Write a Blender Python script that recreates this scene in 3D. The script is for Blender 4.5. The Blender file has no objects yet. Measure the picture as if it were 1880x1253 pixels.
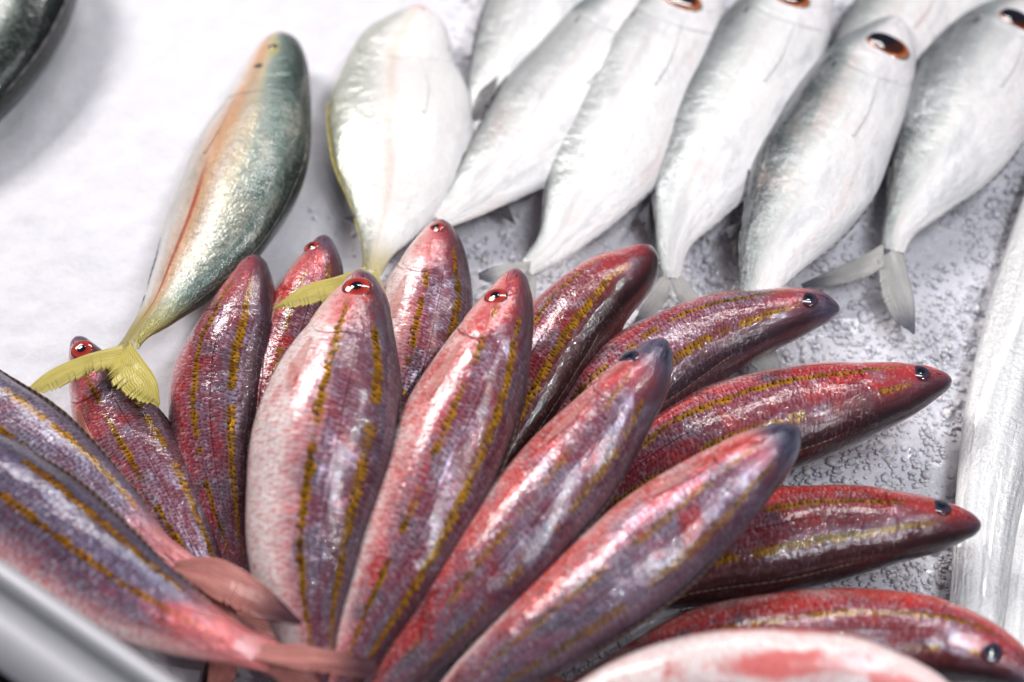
import bpy, math, random
import numpy as np
from mathutils import Vector, noise

random.seed(7)
sc = bpy.context.scene
COL = sc.collection

# ------------------------------------------------------------------ camera
LENS = 45.0
FPX = LENS / 36.0 * 1880.0
TILT = math.radians(32)
DIST = 0.80
look = np.array([0.0, 0.0, 0.03])
fwd = np.array([0.0, math.sin(TILT), -math.cos(TILT)])
cam_pos = look - fwd * DIST
right = np.array([1.0, 0.0, 0.0])
upv = np.cross(right, fwd)

cd = bpy.data.cameras.new('camera')
cam = bpy.data.objects.new('camera', cd)
COL.objects.link(cam)
cam.location = cam_pos
cam.rotation_euler = (TILT, 0, 0)
cd.lens = LENS
cd.sensor_width = 36
cd.clip_start = 0.01
cd.clip_end = 60
cd.dof.use_dof = True
cd.dof.focus_distance = 0.765
cd.dof.aperture_fstop = 2.6
sc.camera = cam


def P(px, py, z):
    """world point at height z seen at photo pixel (px, py)"""
    d = fwd + right * ((px - 940) / FPX) + upv * ((626.5 - py) / FPX)
    t = (z - cam_pos[2]) / d[2]
    return cam_pos + d * t


def proj(p):
    q = np.asarray(p) - cam_pos
    w = q @ fwd
    return np.stack([940 + FPX * (q @ right) / w, 626.5 - FPX * (q @ upv) / w], axis=-1)


def depth(p):
    return float(np.dot(p - cam_pos, fwd))


# ------------------------------------------------------------------ helpers
def tag(o, label=None, cat=None, group=None, kind=None):
    if label: o['label'] = label
    if cat: o['category'] = cat
    if group: o['group'] = group
    if kind: o['kind'] = kind
    return o


def empty(name, loc):
    o = bpy.data.objects.new(name, None)
    o.empty_display_size = 0.02
    COL.objects.link(o)
    o.location = loc
    return o


def mesh_obj(name, verts, faces, mat, parent=None, origin=None, uvs=None, smooth=True):
    """uvs: per-vertex-per-face list of (u,v) aligned with faces, or None.
    verts in world space; parent is a chain of unrotated objects."""
    me = bpy.data.meshes.new(name)
    verts = np.asarray(verts, dtype=float)
    o = bpy.data.objects.new(name, me)
    off = np.zeros(3)
    if origin is not None:
        off = np.asarray(origin, float)
    me.from_pydata([tuple(v) for v in (verts - off)], [], faces)
    if uvs is not None:
        lay = me.uv_layers.new(name='UVMap')
        flat = np.asarray([c for f in uvs for uv in f for c in uv], dtype=np.float32)
        lay.data.foreach_set('uv', flat)
    if smooth:
        me.polygons.foreach_set('use_smooth', [True] * len(me.polygons))
    me.materials.append(mat)
    me.update()
    COL.objects.link(o)
    o.location = off
    if parent is not None:
        o.parent = parent
        wl = np.zeros(3)
        p = parent
        while p is not None:
            wl += np.array(p.location)
            p = p.parent
        o.location = off - wl
    return o


def catmull(pts, n):
    pts = np.asarray(pts, float)
    seg = np.r_[0, np.cumsum(np.linalg.norm(np.diff(pts[:, :2], axis=0), axis=1))]
    seg /= seg[-1]
    out = np.zeros((n, pts.shape[1]))
    # pchip-like hermite on each column
    t = np.linspace(0, 1, n)
    h = np.diff(seg)
    for c in range(pts.shape[1]):
        y = pts[:, c]
        dl = np.diff(y) / h
        m = np.zeros(len(y))
        m[0] = dl[0]; m[-1] = dl[-1]
        for i in range(1, len(y) - 1):
            m[i] = (dl[i - 1] * h[i] + dl[i] * h[i - 1]) / (h[i] + h[i - 1])
        k = np.clip(np.searchsorted(seg, t, side='right') - 1, 0, len(h) - 1)
        x = (t - seg[k]) / h[k]
        out[:, c] = ((2*x**3-3*x**2+1)*y[k] + (x**3-2*x**2+x)*h[k]*m[k]
                     + (-2*x**3+3*x**2)*y[k+1] + (x**3-x**2)*h[k]*m[k+1])
    return out


def sstep(a, b, x):
    t = np.clip((x - a) / (b - a), 0, 1)
    return t * t * (3 - 2 * t)


# ------------------------------------------------------------------ nodes
class NT:
    def __init__(self, name):
        self.m = bpy.data.materials.new(name)
        self.m.use_nodes = True
        self.t = self.m.node_tree
        self.t.nodes.clear()
        self.out = self.t.nodes.new('ShaderNodeOutputMaterial')
        self.b = self.t.nodes.new('ShaderNodeBsdfPrincipled')
        self.t.links.new(self.b.outputs[0], self.out.inputs[0])

    def _in(self, sock, v):
        if v is None: return
        if hasattr(v, 'is_linked') or isinstance(v, bpy.types.NodeSocket):
            self.t.links.new(v, sock)
        else:
            if sock.type == 'RGBA' and len(v) == 3: v = (*v, 1)
            sock.default_value = v

    def set(self, **kw):
        for k, v in kw.items():
            self._in(self.b.inputs[k.replace('_', ' ')], v)

    def math(self, op, a, b=None, c=None, clamp=False):
        n = self.t.nodes.new('ShaderNodeMath'); n.operation = op; n.use_clamp = clamp
        self._in(n.inputs[0], a); self._in(n.inputs[1], b); self._in(n.inputs[2], c)
        return n.outputs[0]

    def add(self, a, b): return self.math('ADD', a, b)
    def mul(self, a, b): return self.math('MULTIPLY', a, b)
    def sub(self, a, b): return self.math('SUBTRACT', a, b)

    def ss(self, a, b, x):
        n = self.t.nodes.new('ShaderNodeMapRange'); n.interpolation_type = 'SMOOTHSTEP'
        self._in(n.inputs[0], x); n.inputs[1].default_value = a; n.inputs[2].default_value = b
        if a > b:
            n.inputs[1].default_value = b; n.inputs[2].default_value = a
            n.inputs[3].default_value = 1; n.inputs[4].default_value = 0
        return n.outputs[0]

    def comb(self, x, y, z=0.0):
        n = self.t.nodes.new('ShaderNodeCombineXYZ')
        self._in(n.inputs[0], x); self._in(n.inputs[1], y); self._in(n.inputs[2], z)
        return n.outputs[0]

    def uv(self):
        n = self.t.nodes.new('ShaderNodeUVMap'); n.uv_map = 'UVMap'
        s = self.t.nodes.new('ShaderNodeSeparateXYZ')
        self.t.links.new(n.outputs[0], s.inputs[0])
        return s.outputs[0], s.outputs[1]

    def obj(self):
        n = self.t.nodes.new('ShaderNodeTexCoord'); return n.outputs['Object']

    def noise(self, vec, scale, detail=3, rough=.55, dist=0.0):
        n = self.t.nodes.new('ShaderNodeTexNoise')
        self._in(n.inputs['Vector'], vec); n.inputs['Scale'].default_value = scale
        n.inputs['Detail'].default_value = detail; n.inputs['Roughness'].default_value = rough
        n.inputs['Distortion'].default_value = dist
        return n.outputs[0]

    def vor(self, vec, scale, out=0, feature='F1', rnd=1.0):
        n = self.t.nodes.new('ShaderNodeTexVoronoi'); n.feature = feature
        self._in(n.inputs['Vector'], vec); n.inputs['Scale'].default_value = scale
        n.inputs['Randomness'].default_value = rnd
        return n.outputs[out]

    def mix(self, f, a, b, mode='MIX'):
        n = self.t.nodes.new('ShaderNodeMix'); n.data_type = 'RGBA'; n.blend_type = mode
        self._in(n.inputs[0], f); self._in(n.inputs[6], a); self._in(n.inputs[7], b)
        return n.outputs[2]

    def ramp(self, f, stops):
        n = self.t.nodes.new('ShaderNodeValToRGB'); r = n.color_ramp
        while len(r.elements) < len(stops): r.elements.new(0.5)
        for e, (p, c) in zip(r.elements, stops):
            e.position = p; e.color = (*c, 1)
        self._in(n.inputs[0], f)
        return n.outputs[0]

    def gamma(self, c, g):
        n = self.t.nodes.new('ShaderNodeGamma'); self._in(n.inputs[0], c); n.inputs[1].default_value = g
        return n.outputs[0]

    def bump(self, h, dist, strength=1.0, normal=None):
        n = self.t.nodes.new('ShaderNodeBump')
        n.inputs['Distance'].default_value = dist
        n.inputs['Strength'].default_value = strength
        self._in(n.inputs['Height'], h)
        if normal is not None: self._in(n.inputs['Normal'], normal)
        return n.outputs[0]


def scale_pattern(N, s, y, NL, NC):
    """fish-scale lattice: returns (sawtooth height, per-scale random)"""
    # slight wobble so rows are not machine-ruled
    wob = N.noise(N.comb(N.mul(s, 3.0), N.mul(y, 2.0), 3.3), 9, 2)
    b = N.add(N.mul(y, NC), N.mul(wob, 1.6))
    row = N.math('FLOOR', b)
    a = N.add(N.add(N.mul(s, NL), N.mul(N.math('MODULO', N.math('ABSOLUTE', N.math('FLOOR', N.mul(s, NL))), 1.0), 0.5)), N.mul(wob, 2.0))
    # quincunx: slant the lattice so neighbouring rows interlock
    vec = N.comb(N.add(a, N.mul(b, .5)), N.mul(b, .92))
    vn = N.t.nodes.new('ShaderNodeTexVoronoi'); vn.voronoi_dimensions = '2D'; vn.feature = 'F1'
    N._in(vn.inputs['Vector'], vec); vn.inputs['Scale'].default_value = 1.0
    vn.inputs['Randomness'].default_value = .42
    s1 = N.t.nodes.new('ShaderNodeSeparateXYZ'); N._in(s1.inputs[0], vec)
    s2 = N.t.nodes.new('ShaderNodeSeparateXYZ'); N._in(s2.inputs[0], vn.outputs['Position'])
    dx = N.sub(s1.outputs[0], s2.outputs[0]); dy = N.sub(s1.outputs[1], s2.outputs[1])
    along = N.sub(dx, N.mul(dy, .54))
    h = N.math('ADD', .5, N.mul(along, .85), clamp=True)
    sc_ = N.t.nodes.new('ShaderNodeSeparateColor'); N._in(sc_.inputs[0], vn.outputs['Color'])
    return h, sc_.outputs[0], dy


def red_material(name, seed, white=.5, silver=.5, red=.5, snout=.5, dark=.0, stripe=1.0, blue=0.0, smear=None, gam=1.5, tailpink=0.0, coral=0.0):
    N = NT(name)
    s, y = N.uv()
    d = N.math('ABSOLUTE', N.sub(N.mul(y, 2.0), 1.0))
    pc = N.comb(N.mul(s, 0.26), N.mul(y, 0.17), seed * 1.37)
    pl = N.comb(N.mul(s, 0.17), N.mul(y, 0.18), seed * 2.11)       # streaks run head to tail
    n1 = N.noise(pl, 26, 3, .6)
    n2 = N.noise(pl, 60, 4, .62, .6)
    n3 = N.noise(pc, 300, 3, .7)
    n4 = N.noise(N.comb(N.mul(s, 0.2), N.mul(y, 0.17), seed * 3.7 + 5), 34, 4, .6, .8)
    h, rnd, fb = scale_pattern(N, s, y, 92, 58)
    dw = N.add(d, N.mul(N.sub(n1, .5), .16))
    w0 = .84 - .31 * white
    base = N.ramp(dw, [(0.0, (.05, .022, .020)), (.10, (.11, .032, .032)), (.2, (.24, .055, .062)),
                       (.33, (.36, .075, .095)), (.46, (.40, .13, .17)), (w0 - .1, (.62, .13, .15)),
                       (w0, (.90, .52, .51)), (min(w0 + .11, .99), (.95, .86, .84))])
    # silver-blue guanine sheen patches
    sm = N.ss(.52 - .26 * silver, .78 - .2 * silver, n2)
    sm = N.mul(sm, N.mul(N.ss(.08, .25, d), N.ss(w0 + .12, w0 - .08, dw)))
    base = N.mix(N.mul(sm, .75), base, N.mix(n3, (.30, .31, .40), (.80, .80, .88)))
    if blue: base = N.mix(N.mul(N.ss(w0 + .10, w0 - .15, dw), N.mul(N.add(.6, N.mul(n3, .5)), blue)), base, N.mix(n2, (.10, .11, .19), (.42, .43, .56)))
    # raw red blotches
    rm = N.ss(.62 - .24 * red, .82 - .2 * red, n4)
    rm = N.mul(rm, N.ss(.12, .4, d))
    base = N.mix(N.mul(rm, .85), base, N.mix(n3, (.50, .028, .022), (.74, .11, .09)))
    if coral:
        cm = N.mul(N.ss(.50, .62, dw), N.ss(.95, .80, dw))
        cm = N.mul(cm, N.ss(.40, .56, N.noise(N.comb(N.mul(s, .22), N.mul(y, .14), seed * 4.4), 22, 3, .6)))
        base = N.mix(N.mul(cm, coral), base, N.mix(n2, (.72, .07, .05), (.86, .22, .17)))
    # pale mottling inside the belly
    pm = N.mul(N.ss(.52, .62, N.noise(pc, 150, 4, .7)), N.ss(.5, .8, d))
    base = N.mix(N.mul(pm, .55), base, (.88, .72, .70))
    # broken red and white flecks lying across the body
    fl = N.noise(N.comb(N.mul(s, .40), N.mul(y, .10), seed + 2.2), 330, 4, .7, .5)
    base = N.mix(N.mul(N.mul(N.ss(.50, .60, fl), N.ss(.35, .6, d)), .42), base, (.66, .10, .11))
    base = N.mix(N.mul(N.mul(N.ss(.47, .38, fl), N.ss(.15, .5, d)), .50), base, (.88, .80, .82))
    # each scale: own tint, darker at its rim
    body = N.ss(.17, .24, s)
    rim = N.mul(N.ss(.50, .95, h), N.mul(body, .72))
    base = N.mix(rim, base, N.mix(N.mul(N.ss(w0 + .1, w0 - .15, dw), .7), N.mix(.35, base, (.45, .08, .09)), (.06, .012, .03)))
    base = N.mix(N.mul(N.mul(N.ss(.3, 1.0, rnd), body), N.mul(N.ss(.6, .1, h), .16)), base, (.66, .62, .68))
    # head: smoother, redder with grey nose
    hm = N.ss(.20, .13, N.add(s, N.mul(N.sub(n2, .5), .08)))
    headc = N.ramp(N.add(dw, N.mul(N.sub(n4, .5), .5)), [(.0, (.07, .05, .06)), (.22, (.22, .09, .11)),
                   (.42, (.56, .075, .07)), (.62, (.66, .17, .16)), (.8, (.84, .60, .58))])
    base = N.mix(N.mul(hm, .5), base, headc)
    sn = N.mul(N.ss(.04 + .1 * snout, .0 + .05 * snout, N.add(s, N.mul(N.sub(n2, .5), .06))), min(1, .45 + snout * .6))
    base = N.mix(sn, base, N.mix(n3, (.10, .10, .16), (.26, .25, .33)))
    # gold stripes made of single scales
    cellw = N.mul(N.sub(rnd, .5), .022)
    for (d0, wd, amt) in ((.475, .017, 1.0), (.235, .026, .95)):
        cen = N.add(d0, N.add(N.mul(N.ss(.3, .04, s), .05), N.mul(N.sub(n1, .5), .03)))
        dist = N.math('ABSOLUTE', N.sub(N.add(d, cellw), cen))
        m = N.ss(wd + .008, wd - .004, dist)
        brk = N.ss(.38, .47, N.noise(N.comb(N.mul(s, .3), d0, seed * 5.3), 32, 2))
        m = N.mul(N.mul(m, N.mul(N.ss(.08, .16, s), N.ss(.97, .85, s))), N.mul(brk, amt * stripe))
        gold = N.mix(N.ss(.60, .95, h), N.mix(rnd, (.30, .15, .006), (.56, .33, .010)), (.05, .035, .006))
        base = N.mix(m, base, gold)
    # thin lateral line
    ll = N.math('ABSOLUTE', N.sub(d, N.add(.355, N.mul(n1, .03))))
    base = N.mix(N.mul(N.ss(.006, .002, ll), N.mul(body, .7)), base, (.18, .015, .03))
    gl = N.sub(s, N.sub(.212, N.mul(N.math('POWER', N.sub(d, .5), 2.0), .30)))
    gl = N.ss(.005, .001, N.math('ABSOLUTE', N.add(gl, N.mul(N.sub(n2, .5), .016))))
    base = N.mix(N.mul(N.mul(gl, N.ss(.25, .4, d)), N.mul(N.ss(.38, .6, n4), .75)), base, (.30, .02, .03))
    nd = N.t.nodes.new('ShaderNodeVectorMath'); nd.operation = 'LENGTH'
    N._in(nd.inputs[0], N.comb(N.mul(N.sub(s, .028), 60.0), N.mul(N.sub(d, .40), 22.0)))
    base = N.mix(N.mul(N.ss(.45, .2, nd.outputs['Value']), .7), base, (.04, .01, .02))
    if dark:
        base = N.mix(dark, base, (.06, .03, .03))
    if smear:
        for (s0, d0, rs, rd) in smear:
            q = N.math('SQRT', N.add(N.math('POWER', N.mul(N.sub(s, s0), 1 / rs), 2.0), N.math('POWER', N.mul(N.sub(d, d0), 1 / rd), 2.0)))
            base = N.mix(N.mul(N.ss(1.15, .55, N.add(q, N.add(N.mul(N.sub(n4, .5), 2.2), N.mul(N.sub(n3, .5), .5)))), .9), base, N.mix(n3, (.62, .07, .07), (.80, .22, .20)))
    if tailpink: base = N.mix(N.mul(N.ss(.74, .93, N.add(s, N.mul(N.sub(n4, .5), .2))), tailpink), base, N.mix(n2, (.70, .22, .22), (.86, .52, .52)))
    base = N.gamma(base, gam)
    mo = N.math('ABSOLUTE', N.sub(d, N.sub(.72, N.mul(s, 3.0))))
    base = N.mix(N.mul(N.mul(N.ss(.016, .004, mo), N.ss(.060, .045, s)), .55), base, (.03, .012, .015))
    # surface relief: overlapping scales + slime ripples
    hh = N.mul(N.mul(h, N.sub(1.0, N.mul(N.mul(fb, fb), .7))), body)
    nb = N.bump(hh, .00065, 1.0)
    nb = N.bump(N.noise(pc, 90, 3, .6), .0016, .6, nb)
    nb = N.bump(N.noise(pc, 600, 2, .6), .00030, .55, nb)
    cb = N.bump(N.mul(hh, .5), .0005, 1.0)
    cb = N.bump(N.noise(pc, 210, 3, .6), .0009, .6, cb)
    N.set(Base_Color=base, Roughness=N.add(.30, N.mul(n3, .15)), Metallic=N.mul(sm, .80), Normal=nb,
          Coat_Weight=1.0, Coat_Roughness=.022, Coat_Normal=cb, IOR=1.4)
    N.b.inputs['Specular IOR Level'].default_value = .3
    N.b.inputs['Subsurface Weight'].default_value = 0.0
    return N.m


def silver_material(name, seed, back=.5, style='plain'):
    N = NT(name)
    s, y = N.uv()
    d = N.math('ABSOLUTE', N.sub(N.mul(y, 2.0), 1.0))
    pc = N.comb(N.mul(s, 0.26), N.mul(y, 0.17), seed * 1.37)
    pl = N.comb(N.mul(s, 0.09), N.mul(y, 0.20), seed * 2.11)
    n1 = N.noise(pl, 40, 4, .6, .4)
    n2 = N.noise(pc, 90, 4, .65)
    n3 = N.noise(pc, 420, 3, .7)
    h, rnd, fb = scale_pattern(N, s, y, 150, 110)
    dw = N.add(d, N.mul(N.sub(n2, .5), .09))
    if style == 'scad': dw = N.add(dw, N.mul(N.sub(n1, .5), .22))
    if style == 'plain':
        b = .12 + .24 * back
        base = N.ramp(dw, [(0, (.025, .032, .034)), (b * .65, (.07, .085, .088)), (b, (.30, .33, .32)),
                           (b + .12, (.70, .72, .70)), (.55, (.85, .83, .83)), (1, (.90, .88, .88))])
        base = N.mix(N.mul(N.ss(.55, .7, n1), .35), base, (.80, .60, .55))
        base = N.mix(N.mul(N.ss(.52, .36, n1), .55), base, (.50, .51, .54))
        st_ = N.noise(N.comb(N.mul(s, .07), N.mul(y, .30), seed + 9), 110, 4, .65, .3)
        base = N.mix(N.mul(N.ss(.52, .66, st_), .35), base, (.58, .57, .60))
        base = N.mix(N.mul(N.ss(.42, .30, st_), .35), base, (.92, .91, .90))
        base = N.mix(N.mul(N.ss(.68, .74, n2), N.mul(N.ss(.6, .3, d), .35)), base, (.60, .58, .30))
    elif style == 'scad':      # green back, copper band, white belly
        base = N.ramp(dw, [(0, (.035, .05, .03)), (.10, (.06, .09, .07)), (.24, (.16, .22, .20)),
                           (.37, (.36, .42, .38)), (.44, (.58, .52, .38)), (.53, (.68, .42, .26)),
                           (.62, (.76, .62, .53)), (.70, (.80, .76, .74)), (1, (.82, .8, .8))])
        base = N.mix(N.mul(N.ss(.45, .6, n1), .45), base, N.mix(n2, (.20, .24, .25), (.70, .60, .45)))
        rl = N.math('ABSOLUTE', N.sub(d, .565))
        base = N.mix(N.mul(N.mul(N.ss(.02, .006, rl), N.ss(.45, .6, s)), .8), base, (.48, .08, .03))
        base = N.mix(N.mul(N.ss(.82, .97, s), .85), base, (.40, .34, .06))
    elif style == 'deep':      # pale body, olive flank near the back
        base = N.ramp(dw, [(0, (.16, .13, .03)), (.07, (.34, .34, .20)), (.15, (.60, .63, .54)),
                           (.30, (.76, .77, .71)), (.41, (.83, .80, .77)), (.455, (.80, .70, .62)),
                           (.50, (.82, .79, .77)), (1, (.84, .83, .84))])
        base = N.mix(N.mul(N.ss(.84, .97, s), .8), base, (.55, .46, .18))
        base = N.mix(N.mul(N.ss(.05, .02, s), .6), base, (.66, .25, .20))
    elif style == 'dark':
        base = N.ramp(dw, [(0, (.02, .03, .02)), (.2, (.035, .06, .05)), (.36, (.07, .11, .09)),
                           (.50, (.16, .16, .09)), (.58, (.50, .28, .16)), (.70, (.7, .6, .55)), (1, (.8, .8, .8))])
    body = N.ss(.22, .30, s)
    rim = N.mul(N.ss(.6, .98, h), N.mul(body, N.add(.18, N.mul(N.ss(.6, .3, d), .35))))
    base = N.mix(rim, base, N.mix(.6, base, (.12, .13, .15)))
    base = N.mix(N.mul(N.mul(rnd, N.ss(.7, .2, h)), N.mul(N.ss(.6, .3, d), .22)), base, (.75, .77, .78))
    # head
    hm = N.ss(.24, .20, s)
    hc = N.ramp(N.add(dw, N.mul(N.sub(n1, .5), .25)), [(0, (.03, .04, .045)), (.16, (.10, .14, .15)), (.30, (.42, .46, .47)),
                    (.42, (.76, .73, .74)), (1, (.88, .84, .85))])
    if style in ('plain',):
        base = N.mix(N.mul(hm, .8), base, hc)
    # plates of the head: gill edge and cheek creases
    for (o1, cv, amt, c_) in ((.266, .42, .55, (.30, .30, .33)), (.19, .55, .35, (.50, .40, .42)), (.06, -.5, .35, (.35, .32, .34))):
        ds = N.sub(s, N.sub(o1, N.mul(N.math('POWER', N.sub(d, .52), 2.0), cv)))
        ln_ = N.ss(.006, .001, N.math('ABSOLUTE', N.add(ds, N.mul(N.sub(n2, .5), .02))))
        base = N.mix(N.mul(N.mul(ln_, N.ss(.35, .6, n1)), amt), base, c_)
    rd_ = N.math('ABSOLUTE', N.sub(d, N.add(.46, N.mul(N.sub(n1, .5), .10))))
    base = N.mix(N.mul(N.mul(N.ss(.03, .0, rd_), body), .30), base, (.62, .52, .52))
    sp = N.comb(N.mul(N.sub(s, .262), 26.0), N.mul(N.sub(d, .30), 34.0))
    ln = N.t.nodes.new('ShaderNodeVectorMath'); ln.operation = 'LENGTH'
    N._in(ln.inputs[0], sp)
    if style == 'scad':
        ey = N.t.nodes.new('ShaderNodeVectorMath'); ey.operation = 'LENGTH'
        N._in(ey.inputs[0], N.comb(N.mul(N.sub(N.add(s, N.mul(N.sub(d, .5), .06)), .165), 60.0), N.mul(N.sub(d, .52), 11.0)))
        base = N.mix(N.mul(N.ss(.55, .3, N.add(ey.outputs['Value'], N.mul(N.sub(n2, .5), .5))), .9), base, (.03, .03, .03))
        yp = N.t.nodes.new('ShaderNodeVectorMath'); yp.operation = 'LENGTH'
        N._in(yp.inputs[0], N.comb(N.mul(N.sub(s, .10), 16.0), N.mul(N.sub(d, .42), 9.0)))
        base = N.mix(N.mul(N.ss(.7, .3, yp.outputs['Value']), .6), base, (.55, .50, .18))
        base = N.mix(N.mul(N.ss(.05, .02, s), .7), base, (.42, .24, .20))
    if style == 'plain':
        base = N.mix(N.mul(N.ss(.42, .2, ln.outputs['Value']), .9), base, (.02, .025, .03))
    base = N.gamma(base, {'scad': 1.30, 'dark': 1.7}.get(style, 1.0))
    hh = N.mul(N.mul(h, N.sub(1.0, N.mul(N.mul(fb, fb), 1.5))), body)
    nb = N.bump(hh, .00030, 1.0)
    nb = N.bump(n2, .0026, .8, nb)
    nb = N.bump(n3, .0004, .5, nb)
    cb = N.bump(N.noise(pc, 160, 4, .65), .0008, .7)
    N.set(Base_Color=base, Roughness=N.add(.26, N.mul(n3, .2)), Metallic=N.mul(N.ss(.48, .26, d), .6), Normal=nb,
          Coat_Weight=.5, Coat_Roughness=.10, Coat_Normal=cb)
    return N.m


def fin_material(name, c0, c1, edge=None, alpha=.0, rays=60):
    N = NT(name)
    u, v = N.uv()      # u base->tip, v across
    w = N.math('SINE', N.mul(N.add(v, N.mul(N.noise(N.comb(u, v), 3, 2), .02)), rays * 6.283))
    w = N.add(N.mul(w, .5), .5)
    n = N.noise(N.comb(N.mul(u, 2.0), N.mul(v, 4.0)), 5, 4, .6)
    c = N.mix(n, c0, c1)
    st_ = N.noise(N.comb(N.mul(u, .8), N.mul(v, 7.0)), 3, 3, .6)
    c = N.mix(N.ss(.42, .62, st_), c0, c)
    c = N.mix(N.mul(w, .35), c, N.mix(.6, c, (.95, .9, .7)))
    if edge is not None:
        c = N.mix(N.ss(.50, .90, N.add(u, N.mul(N.sub(n, .5), .35))), c, edge)
    N.set(Base_Color=c, Roughness=.40, Coat_Weight=.15, Coat_Roughness=.15, Normal=N.bump(N.add(w, N.mul(n, 1.5)), .0003, .8))
    if alpha: N.b.inputs['Alpha'].default_value = 1 - alpha
    N.b.inputs['IOR'].default_value = 1.36
    return N.m


def plain_material(name, col, rough=.3, coat=.0, metal=0., noise_amt=.0, col2=None, scale=200):
    N = NT(name)
    c = col
    if col2 is not None:
        c = N.mix(N.noise(N.obj(), scale, 4, .6), col, col2)
    N.set(Base_Color=c, Roughness=rough, Coat_Weight=coat, Coat_Roughness=.03, Metallic=metal)
    return N.m


def iris_material(name, stops):
    """rings around the eye: u of the uv runs from the centre to the rim"""
    N = NT(name)
    u, v = N.uv()
    n = N.noise(N.comb(N.mul(u, 1.2), N.mul(v, 9.0), 1.0), 4, 4, .6)
    c = N.ramp(N.add(u, N.mul(N.sub(n, .5), .28)), stops)
    N.set(Base_Color=c, Roughness=.12, Coat_Weight=1.0, Coat_Roughness=.02)
    return N.m


M_pupil = plain_material('pupil_black', (.006, .006, .012), .06, 1.0)
M_iris_red = iris_material('iris_red', [(.0, (.05, .01, .015)), (.5, (.32, .02, .015)), (.76, (.45, .05, .035)), (.88, (.08, .015, .02)), (1, (.30, .09, .09))])
M_iris_dark = iris_material('iris_dark', [(.0, (.01, .01, .02)), (.6, (.03, .03, .055)), (.8, (.07, .03, .05)), (.92, (.03, .01, .015)), (1, (.20, .05, .05))])
M_iris_copper = iris_material('iris_copper', [(.0, (.02, .006, .004)), (.62, (.05, .012, .006)), (.78, (.36, .08, .02)), (.88, (.50, .20, .09)), (.94, (.12, .08, .07)), (1, (.6, .56, .55))])
M_fin_pink = fin_material('fin_pink', (.75, .28, .25), (.90, .62, .58), alpha=.74, rays=6)
M_fin_red = fin_material('fin_red', (.55, .07, .025), (.66, .16, .08), rays=16)
M_fin_maroon = fin_material('fin_maroon', (.07, .018, .018), (.17, .045, .04), rays=30)
M_fin_tail_red = fin_material('fin_tail_red', (.40, .07, .07), (.74, .30, .28), edge=(.07, .02, .03), alpha=.12, rays=11)
M_fin_yellow = fin_material('fin_yellow', (.42, .33, .02), (.66, .55, .11), rays=13)
M_fin_grey = fin_material('fin_grey', (.42, .42, .42), (.62, .60, .60), edge=(.10, .10, .13), alpha=.3, rays=13)
M_fin_pale = fin_material('fin_pale', (.72, .72, .72), (.86, .84, .84), alpha=.6, rays=5)
M_fin_dark = fin_material('fin_dark', (.05, .05, .08), (.22, .22, .27), rays=14)


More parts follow.
